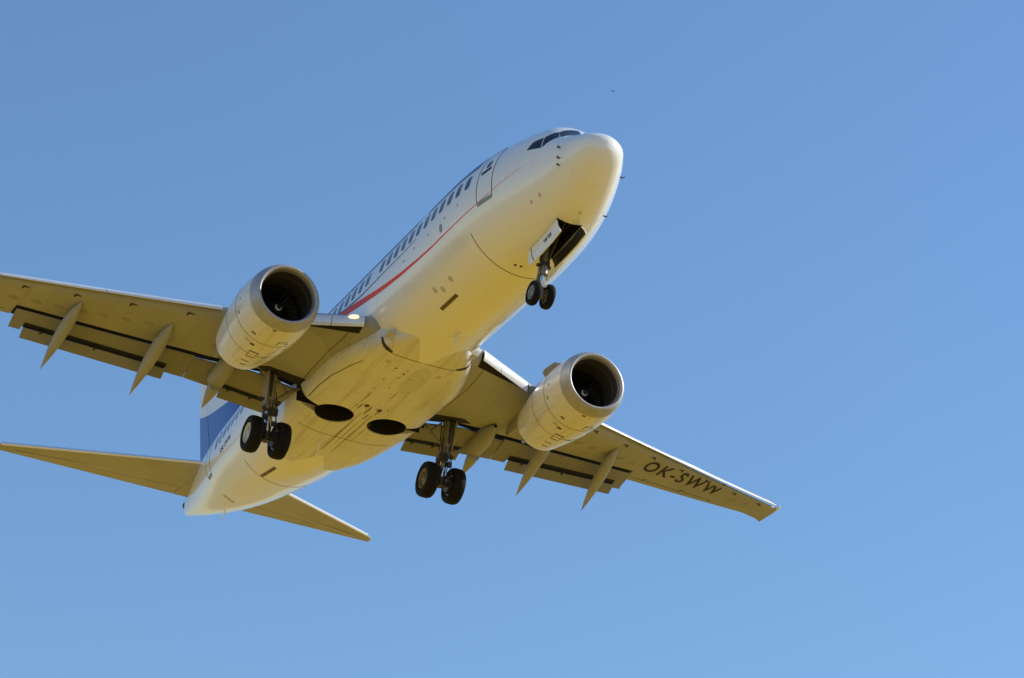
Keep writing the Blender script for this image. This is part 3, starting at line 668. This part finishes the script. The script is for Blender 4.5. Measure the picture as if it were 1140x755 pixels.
# ------------------------------------------------------------------ engines
def make_engine(sd):
    c0 = Vector((10.19, 4.836, -1.737))
    droop = .05
    P = lambda a, r, t: B(c0.x+a, sd*(c0.y)+r*math.cos(t), c0.z - droop*0 + r*math.sin(t)*(1 if math.sin(t) > 0 else .965) - .012*a)
    N_ = 64
    def rings(prof): return [[P(a, r, 2*math.pi*j/N_) for j in range(N_)] for a, r in prof]
    cowl = [(.362,1.026),(.5,1.045),(.9,1.075),(1.3,1.08),(1.7,1.065),(2.2,1.015),(2.7,.945),(3.2,.86),(3.55,.80),(3.60,.785),(3.58,.77),(3.2,.80),(2.6,.84)]
    mb = MB(); mb.loft(rings(cowl), cap=(False, False)); eng = mb.build('engine', M['cowl'], None, 50)
    lip = [(.36,1.029),(.238,1.008),(.16,.985),(.08,.948),(.03,.908),(.006,.876),(0,.855),(.008,.832),(.04,.806),(.10,.785),(.18,.774)]
    mb = MB(); mb.loft(rings(lip), cap=(False, False)); mb.build('inlet_lip', M['lip'], eng, 60)
    duct = [(.18,.7745),(.3,.768),(.45,.768),(.46,.760),(.47,.768),(.7,.775),(.9,.785),(1.0,.79),(1.25,.79),(1.28,.5),(1.28,.01)]
    mb = MB(); mb.loft(rings(duct), cap=(False, False)); mb.build('inlet_duct', M['duct'], eng, 35)
    mb = MB()
    for i in range(24):
        t0 = 2*math.pi*i/24
        prof = []
        for q in range(7):
            r = .24+.535*q/6; tw = .10+.75*(q/6); ch = .20+.06*math.sin(q)
            dt = ch*math.cos(math.pi/2-tw)*.5/r; da = ch*math.cos(tw)*.5
            prof.append([P(1.03-da, r, t0-dt), P(1.03, r, t0+.012), P(1.03+da, r, t0+dt), P(1.045, r, t0-.012)])
        mb.loft(prof)
    mb.build('fan', M['fan'], eng, 40)
    sp = [(.70,.002),(.74,.05),(.82,.11),(.95,.19),(1.08,.25),(1.2,.26)]
    mb = MB(); mb.loft(rings(sp), cap=(False, False)); spn = mb.build('spinner', M['spinner'], eng, 50)
    mb = MB(); rr_ = []
    for i in range(15):
        t = math.pi*.95+i/14*math.pi*1.15; f = i/14; a = .755+.10*f
        r = lin(a, sp)+.006; w = .032*math.sin(math.pi*min(1, f*1.25+.05)*.8)+.006
        rr_.append([P(a-w*.5, lin(a-w*.5, sp)+.006, t), P(a+w*.7, lin(a+w*.7, sp)+.006, t), P(a+w*.7, lin(a+w*.7, sp)-.004, t), P(a-w*.5, lin(a-w*.5, sp)-.004, t)])
    mb.loft(rr_); mb.build('swirl_mark', M['mark'], spn, 40)
    noz = [(2.6,.55),(3.4,.50),(3.9,.42),(4.25,.36),(4.25,.33),(3.9,.3),(3.6,.26),(4.3,.22),(4.8,.06),(4.85,.002)]
    mb = MB(); mb.loft(rings(noz), cap=(False, False)); mb.build('exhaust_nozzle', M['nozzle'], eng, 40)
    mb = MB(); mb.loft(rings([(2.62,.84),(2.62,.5)]), cap=(False, False)); mb.build('bypass_duct', M['duct'], eng, 0)
    # cowl seams
    def ring_seam(a, t0, t1, w, m_):
        mb = MB(); rr_ = []
        for i in range(41):
            t = t0+(t1-t0)*i/40; r = itp(a, cowl[:9])+.004
            rr_.append([P(a-w/2, itp(a-w/2, cowl[:9])+.004, t), P(a+w/2, itp(a+w/2, cowl[:9])+.004, t), P(a+w/2, r-.012, t), P(a-w/2, r-.012, t)])
        mb.loft(rr_); mb.build('cowl_seam', m_, eng, 30)
    ring_seam(1.28, R(150), R(390), .016, M['seam']); ring_seam(2.15, R(170), R(370), .011, M['seam']); 
    # access panels and vents round the belly of the cowl
    def cp(a, t, o=.005): return P(a, itp(a, cowl[:9])+o, t)
    def plate(a, t, la, lt, m_, name):
        mb = MB(); k_ = 4
        g = [[cp(a-la/2+la*i/k_, t+(-lt/2+lt*j/k_)/1.03, .005) for j in range(k_+1)] for i in range(k_+1)]
        mb.add([p for r in g for p in r], [[i*(k_+1)+j, i*(k_+1)+j+1, (i+1)*(k_+1)+j+1, (i+1)*(k_+1)+j] for i in range(k_) for j in range(k_)])
        mb.build(name, m_, eng, 30, fix=False)
    for a, t, la, lt, mm in ((.42, 262, .05, .11, 'dark'), (1.02, 240, .07, .13, 'seam'), (1.55, 250, .10, .13, 'seam'), (1.5, 240, .10, .14, 'tan'), (1.95, 262, .05, .30, 'seam'), (2.35, 262, .04, .26, 'seam'), (2.75, 262, .04, .26, 'seam'), (3.1, 266, .05, .22, 'dark'), (1.05, 281, .25, .02, 'dark'), (.98, 288, .03, .25, 'dark'), (1.12, 296, .03, .12, 'seam'), (1.6, 305, .04, .2, 'seam'), (2.2, 285, .03, .2, 'seam'), (2.15, 255, .34, .014, 'seam'), (2.15, 269, .34, .014, 'seam'), (1.1, 200, .05, .09, 'seam'), (.95, 180, .05, .06, 'seam')):
        plate(a, R(t), la, lt, M[mm], 'cowl_vent' if mm in ('dark', 'tan') else 'cowl_latch')
    # vortex strake on the inboard shoulder
    t = R(140) if sd > 0 else R(40)
    mb = MB(); pts_ = [(.75, 0), (1.0, .16), (1.55, .20), (1.75, .17), (1.8, 0)]
    f = lambda a, h, dt: P(a, itp(a, cowl[:9])-.02+h, t+dt)
    mb.loft([[f(a, h, -.012) for a, h in pts_], [f(a, h, .012) for a, h in pts_]]); mb.build('strake', M['greymark'], eng, 0)
    # pylon
    mb = MB(); rr_ = []
    for s_, zt_, zb_, w_ in ((11.5, -.70, -.85, .04), (12.1, -.50, -.9, .16), (13.0, -.42, -1.0, .22), (14.2, -.44, -1.1, .24), (15.2, -.85, -1.25, .18), (16.2, -.95, -1.15, .05)):
        rr_.append([B(s_, sd*4.836+y, z) for y, z in ((-w_, zt_), (w_, zt_), (w_*1.1, (zt_+zb_)/2), (w_*.6, zb_), (-w_*.6, zb_), (-w_*1.1, (zt_+zb_)/2))])
    mb.loft(rr_); mb.build('pylon', M['wing'], eng, 50)
    return eng
engines = [make_engine(sd) for sd in (-1, 1)]

# ------------------------------------------------------------------ landing gear
def wheel(c, rad, wid, rim_mat, name, out):
    """out: +1 / -1, side the outer face looks to (y)"""
    mb = MB(); w = wid/2
    prof = [(-w*.72, rad*.56), (-w*.95, rad*.66), (-w, rad*.80), (-w*.86, rad*.93), (-w*.55, rad*.985), (-w*.2, rad), (-w*.18, rad*.985), (-w*.1, rad*.985), (-w*.08, rad), (w*.08, rad), (w*.1, rad*.985), (w*.18, rad*.985), (w*.2, rad), (w*.55, rad*.985), (w*.86, rad*.93), (w, rad*.80), (w*.95, rad*.66), (w*.72, rad*.56)]
    mb.lathe(c, (0, 1, 0), prof, 44); t = mb.build(name, M['tyre'], None, 40)
    mb = MB()
    mb.lathe(c, (0, 1, 0), [(out*w*.73, rad*.575), (out*w*.86, rad*.55), (out*w*.80, rad*.50), (out*w*.55, rad*.45), (out*w*.5, rad*.3), (out*w*.6, rad*.2), (out*w*.75, rad*.15), (out*w*.78, .001)], 32)
    mb.lathe(c, (0, 1, 0), [(-out*w*.73, rad*.575), (-out*w*.70, rad*.5), (-out*w*.35, rad*.46), (-out*w*.35, .001)], 32)
    for i in range(10):
        a = 2*math.pi*i/10; p = Vector(c)+Vector((math.cos(a)*rad*.37, out*w*.545, math.sin(a)*rad*.37))
        mb.lathe(p, (0, out, 0), [(0, .0), (0, rad*.045), (.02, rad*.045), (.02, .001)], 8)
    mb.build('wheel_rim', rim_mat, t, 40)
    return t
for sd in (-1, 1):
    Y0, AX = 2.86, (16.44, 2.86, -3.148)
    P = lambda s, y, z: B(s, sd*y, z)
    mb = MB()
    mb.tube([P(16.36, 2.93, -.85), P(16.38, 2.92, -1.3), P(16.40, 2.90, -2.15)], [.18, .165, .155], 20)
    mb.tube([P(16.40, 2.90, -2.12), P(16.40, 2.90, -2.30)], [.19, .19], 20)
    mb.tube([P(16.30, 2.6, -1.0), P(16.38, 2.92, -1.12), P(16.5, 3.25, -1.02)], .09, 12)
    strut = mb.build('main_gear_strut', M['strut'], None, 40)
    mb = MB(); mb.tube([P(16.40, 2.90, -2.25), P(16.44, 2.86, -3.05)], .10, 20); mb.build('piston', M['chrome'], strut, 40)
    mb = MB(); mb.tube([P(16.44, Y0-.55, -3.148), P(16.44, Y0+.55, -3.148)], .075, 16); mb.tube([P(16.44, Y0, -2.98), P(16.44, Y0, -3.27)], .13, 16)
    for q in (-1, 1): mb.lathe(P(16.44, Y0+q*.30, -3.148), (0, 1, 0), [(-.10, .001), (-.10, .24), (.10, .24), (.10, .001)], 24)
    mb.build('axle', M['hydraulic'], strut, 40)
    mb = MB()
    mb.slab([P(16.58, Y0-.16, -2.2), P(16.58, Y0+.16, -2.2), P(16.86, Y0+.06, -2.62), P(16.86, Y0-.06, -2.62)], .05)
    mb.slab([P(16.86, Y0-.06, -2.62), P(16.86, Y0+.06, -2.62), P(16.56, Y0+.14, -3.05), P(16.56, Y0-.14, -3.05)], .05)
    mb.build('torque_link', M['strut'], strut, 20)
    mb = MB(); mb.tube([P(16.40, 2.80, -2.0), P(16.42, 2.35, -1.55), P(16.45, 1.98, -1.28)], .055, 12); mb.tube([P(16.42, 2.35, -1.55), P(16.42, 2.72, -1.18)], .035, 10)
    mb.build('side_brace', M['strut'], strut, 40)
    mb = MB(); mb.tube([P(16.2, 2.95, -1.15), P(16.28, 2.93, -1.9)], .045, 12); mb.tube([P(16.28, 2.93, -1.85), P(16.33, 2.92, -2.2)], .03, 10)
    mb.tube([P(16.55, 2.78, -1.2), P(16.57, 2.78, -2.2), P(16.6, 2.74, -2.7), P(16.52, 2.66, -3.05)], .018, 8)
    mb.tube([P(16.27, 2.75, -1.7), P(16.26, 2.72, -2.3), P(16.22, 2.65, -2.8), P(16.34, 2.55, -3.1)], .016, 8)
    mb.tube([P(16.3, 3.03, -1.9), P(16.25, 3.08, -2.5), P(16.3, 3.12, -3.0)], .016, 8)
    for k_ in range(3):
        mb.tube([P(16.24-.02*k_, 2.74+.1*k_, -2.0), P(16.20-.03*k_, 2.72+.13*k_, -2.45), P(16.27, 2.66+.14*k_, -2.78), P(16.36, 2.52+.26*k_, -3.02)], .017, 8)
    mb.tube([P(16.40, 2.55, -1.95), P(16.40, 3.22, -1.95)], .05, 10); mb.tube([P(16.3, 2.66, -2.28), P(16.3, 3.14, -2.28)], .045, 10)
    mb.box(P(16.27, 2.80, -2.36), .12, .30, .22); mb.box(P(16.3, 3.02, -2.55), .10, .12, .16); mb.box(P(16.3, 2.72, -2.72), .12, .12, .12)
    mb.build('hydraulic_line', M['hydraulic'], strut, 30)
    mb = MB(); mb.slab([P(16.12, 3.10, -1.12), P(16.62, 3.10, -1.12), P(16.60, 3.06, -1.75), P(16.50, 3.04, -2.25), P(16.28, 3.04, -2.25), P(16.14, 3.08, -1.7)], .03)
    mb.build('strut_door', M['wing'], strut, 0)
    for q in (-1, 1):
        wheel(B(AX[0], sd*Y0+q*.435, AX[2]), .56, .41, M['rim'] if sd < 0 else M['rim_bronze'], 'main_wheel', q)
# nose gear
mb = MB()
mb.tube([B(3.96, 0, -1.15), B(3.99, 0, -1.75), B(4.02, 0, -2.40)], [.14, .13, .115], 18); mb.tube([B(4.02, 0, -2.30), B(4.02, 0, -2.50)], .14, 18)
mb.tube([B(3.98, -.30, -1.42), B(3.98, .30, -1.42)], .06, 12)
ns = mb.build('nose_gear_strut', M['strut'], None, 40)
mb = MB(); mb.tube([B(4.02, 0, -2.35), B(4.066, 0, -3.02)], .06, 16); mb.build('piston', M['chrome'], ns, 40)
mb = MB(); mb.tube([B(4.066, -.27, -3.077), B(4.066, .27, -3.077)], .05, 14); mb.tube([B(4.06, 0, -2.92), B(4.07, 0, -3.16)], .085, 14); mb.build('axle', M['strut'], ns, 40)
mb = MB(); mb.slab([B(4.14, -.09, -2.36), B(4.14, .09, -2.36), B(4.36, .04, -2.65), B(4.36, -.04, -2.65)], .035); mb.slab([B(4.36, -.04, -2.65), B(4.36, .04, -2.65), B(4.12, .09, -2.95), B(4.12, -.09, -2.95)], .035)
mb.build('torque_link', M['strut'], ns, 20)
mb = MB(); mb.tube([B(3.98, .10, -2.1), B(3.45, .12, -1.55), B(2.95, .12, -1.2)], .045, 12); mb.tube([B(3.98, -.10, -2.1), B(3.45, -.12, -1.55), B(2.95, -.12, -1.2)], .045, 12); mb.tube([B(3.45, -.14, -1.55), B(3.45, .14, -1.55)], .035, 10)
mb.build('drag_brace', M['hydraulic'], ns, 40)
mb = MB(); mb.box(B(3.93, .0, -2.2), .08, .26, .12); mb.tube([B(3.94, -.1, -1.6), B(3.93, -.11, -2.4), B(3.97, -.08, -2.9)], .014, 8); mb.tube([B(3.94, .1, -1.6), B(3.93, .12, -2.4), B(3.97, .08, -2.9)], .014, 8); mb.tube([B(4.0, -.2, -2.25), B(4.0, .2, -2.25)], .05, 10)
mb.build('steering_unit', M['hydraulic'], ns, 30)
mb = MB(); mb.lathe(B(3.93, .02, -2.80), (1, 0, -.1), [(-.10, .06), (0, .115), (.02, .105), (.025, .001)], 18); mb.build('bright_fork_disc', M['rim'], ns, 40)  # white disc standing for the sunlit fork, brightness put into the colour
for q in (-1, 1): wheel(B(4.066, q*.206, -3.077), .343, .20, M['rim_bronze'] if q > 0 else M['rim_grey'], 'nose_wheel', q)
# nose gear doors
for sd in (-1, 1):
    mb = MB()
    h = [(2.60, -1.60), (3.1, -1.71), (3.6, -1.77), (4.24, -1.81)]
    top = [B(s, sd*.385, z) for s, z in h]; out = .0; DH = .50 if sd < 0 else .36
    bot = [B(s-.31+.12*(s-2.6)/1.64, sd*(.385+out), z-DH) for s, z in h]
    rr_ = []
    for t_, b_ in zip(top, bot):
        mid = t_.lerp(b_, .5)+Vector((0, sd*.03, 0))
        rr_.append([t_, mid, b_, b_+Vector((0, -sd*.03, 0)), mid+Vector((0, -sd*.03, 0)), t_+Vector((0, -sd*.03, 0))])
    mb.loft(rr_); nd = mb.build('nose_gear_door', M['white'] if sd < 0 else [M['white']], None, 35)
    mb = MB(); mb.tube([B(4.02-.22*f, sd*(.390+.03*math.sin(math.pi*f)), -1.80-DH*f) for f in (.03, .25, .5, .75, .97)], .007, 6); mb.build('door_seam', M['dark'], nd, 0)
    # inner stiffener
    mb = MB()
    mb.loft([[t_.lerp(b_, f)+Vector((0, -sd*(.042 if k_ else .052), 0))+Vector((0, sd*.03*math.sin(math.pi*f), 0)) for f, k_ in ((.06, 0), (.5, 0), (.94, 0), (.94, 1), (.5, 1), (.06, 1))] for t_, b_ in zip(top, bot)])
    mb.tube([B(2.75, sd*.37, -1.86), B(3.9, sd*.38, -2.0)], .018, 8)
    mb.build('door_stiffener', M['baystruct'], nd, 20)
    if sd < 0:
        def dt(a, b_):
            s_ = 3.36-a; z_ = itp(s_, h)-.33+b_; f = (itp(s_, h)-z_)/DH
            return B(s_-.31*f, sd*(.385+out*f+.03*math.sin(math.pi*f)*1.0+.008), z_)
        text_mesh('WW', .19, dt, 'door_lettering', M['black'], nd, .004)

# ------------------------------------------------------------------ tail
def stab_pt(y): 
    return 27.95+.685*(y-.6) - .0, 31.15+.265*(y-.6), .98+.122*(y-.6)
for sd in (-1, 1):
    P = lambda s, y, z: B(s, sd*y, z)
    def sec(y, x0, x1, tk=1.):
        s0_, s1_, z = stab_pt(y); c_ = s1_-s0_; th = .045*c_*tk; top, bot = [], []
        for i in range(13):
            f = x0+(x1-x0)*(.5-.5*math.cos(math.pi*i/12)); t = th*2.6*(math.sqrt(f)*.9*(1-f)+.02*(1-f))*1.0+.004
            top.append(P(s0_+c_*f, y, z+t*.9)); bot.append(P(s0_+c_*f, y, z-t*1.1))
        return top+bot[::-1]
    ys = [.25, .6, .92, .94, 1.2, 2, 3, 4, 5, 6, 6.6, 6.64, 6.95, 7.1, 7.17]
    mb = MB(); mb.loft([sec(y, 0 if y < 6.9 else (y-6.9)*.9, 1 if (y < .93 or y > 6.61) else .70, 1 if y < 7.1 else .5) for y in ys]); st = mb.build('horizontal_stabilizer', M['stab'], None, 40)
    mb = MB(); mb.loft([sec(y, .712, 1) for y in (.95, 2, 3, 4, 5, 6, 6.62)]); mb.build('elevator', M['stab'], st, 40)
    mb = MB(); 
    rr_ = []
    for i in range(14):
        y = .6+6.3*i/13; s0_, s1_, z = stab_pt(y)
        rr_.append([P(s0_-.03+a, y, z+b_) for a, b_ in ((.22, .13), (.10, .105), (.03, .06), (-.01, .0), (.005, -.035), (.03, -.05), (.06, -.045), (.05, .0), (.09, .06), (.22, .11))])
    mb.loft(rr_); mb.build('leading_edge', M['slat'], st, 40)
    strip('hinge_seam', [(stab_pt(1)[0]+(stab_pt(1)[1]-stab_pt(1)[0])*.55, 1.0, 1), (stab_pt(6.4)[0]+(stab_pt(6.4)[1]-stab_pt(6.4)[0])*.55, 6.4, 1)], .05, M['tan'], st, lambda s, y, o: P(s, y, stab_pt(y)[2]-.085-o+.0), off=.004)
# fin
def fin_pt(z):
    f = (z-1.6)/(8.6-1.6); return 26.2+(31.6-26.2)*f, 31.1+(33.55-31.1)*f
mb = MB(); rr_ = []
def fsec(z, x0, x1):
    s0_, s1_ = fin_pt(z); c_ = s1_-s0_; L_, R_ = [], []
    for i in range(13):
        f = x0+(x1-x0)*(.5-.5*math.cos(math.pi*i/12)); t = .05*c_*2.6*(math.sqrt(f)*.9*(1-f)+.02*(1-f))+.004
        L_.append(B(s0_+c_*f, t, z)); R_.append(B(s0_+c_*f, -t, z))
    return L_+R_[::-1]
ZB = [1.3, 2.0, 2.6, 3.2, 3.8, 4.2, 4.7, 5.2, 5.8, 6.4, 7, 7.6, 8.2, 8.6]
def fin_paint(o):
    pass
mb.loft([fsec(z, 0, .72) for z in ZB])
# dorsal fillet
mb2 = MB(); mb2.loft([[B(s, w, 1.7), B(s, .02, zt_), B(s, -.02, zt_), B(s, -w, 1.7)] for s, zt_, w in ((21.8, 1.92, .03), (23.5, 2.1, .08), (25.5, 2.42, .12), (27.2, 2.95, .16), (27.8, 3.2, .1))])
# procedural fin livery: blue sweep on white (object coordinates)
def fin_mat():
    m = bpy.data.materials.new('fin_livery'); m.use_nodes = True; nt = m.node_tree; L = nt.links; b_ = nt.nodes['Principled BSDF']
    tc = nt.nodes.new('ShaderNodeTexCoord'); spx = nt.nodes.new('ShaderNodeSeparateXYZ'); L.new(tc.outputs['Object'], spx.inputs[0])
    s_ = nmath(nt, 'SUBTRACT', ROOT_S, spx.outputs[0]); z_ = nmath(nt, 'ADD', spx.outputs[2], ROOT_Z)
    d = nmath(nt, 'SUBTRACT', s_, 29.2)
    edge = nmath(nt, 'ADD', nmath(nt, 'ADD', nmath(nt, 'MULTIPLY', d, .12), nmath(nt, 'MULTIPLY', nmath(nt, 'MULTIPLY', d, d), .045)), 3.78)
    k_ = nmath(nt, 'LESS_THAN', z_, edge)
    c = nmix(nt, k_, (.80, .80, .79), (.028, .085, .36)); L.new(c, b_.inputs['Base Color'])
    b_.inputs['Roughness'].default_value = .35; b_.inputs['Coat Weight'].default_value = .3
    return m
M['fin'] = fin_mat()
fin = mb.build('vertical_fin', M['fin'], None, 40)
mb2.build('dorsal_fillet', M['white'], fin, 30)
mb = MB(); mb.loft([fsec(z, .73, 1) for z in ZB[1:-1]]); mb.build('rudder', M['fin'], fin, 40)
# registration on the rear fuselage
def rear_text(a, b_): return fus_side(24.6-a*1.35, -.17+b_, -1, .006)
text_mesh('OK-SWW', .20, rear_text, 'registration', M['black'], fuselage, .004)

# ------------------------------------------------------------------ birds
def bird(name, px, py, dist, span, label, roll):
    d = Vector(((px-570)/3112.217, (py-377.5)/3112.217, 1)); dw = (RW @ CAM_R.transposed() @ d).normalized()
    mb = MB()
    mb.tube([(0, -.42, 0), (0, -.3, .01), (0, -.1, 0), (0, .12, 0), (0, .3, .01), (0, .38, .02), (0, .44, .01)], [.01, .035, .075, .085, .06, .045, .008], 10)
    for q in (-1, 1):
        rr_ = [[Vector((q*x, y0_, z+.012)), Vector((q*x, (y0_+y1_)/2, z+.02)), Vector((q*x, y1_, z)), Vector((q*x, (y0_+y1_)/2, z-.004))] for x, y0_, y1_, z in ((.03, .2, -.10, .02), (.35, .24, -.06, .16), (.7, .06, -.14, .20), (1.0, -.22, -.28, .14))]
        mb.loft(rr_)
    mb.slab([(-.04, -.36, 0), (.04, -.36, 0), (.12, -.62, 0), (0, -.54, 0), (-.12, -.62, 0)], .012)
    me = mb.mesh(name); o = bpy.data.objects.new(name, me); COL.objects.link(o); me.materials.append(M['bird'])
    o.location = EYE+dw*dist; o.scale = (span/2,)*3; o.rotation_euler = (R(8), R(roll), R(35))
    o['label'] = label; o['category'] = 'bird'; o['group'] = 'birds in the sky'
bird('bird', 683, 102, 240, .62, 'small dark bird flying in the blue sky above the airliner nose', -12)
bird('bird', 868.5, 187.5, 420, .36, 'tiny faint bird far off in the sky right of the nose', -25)
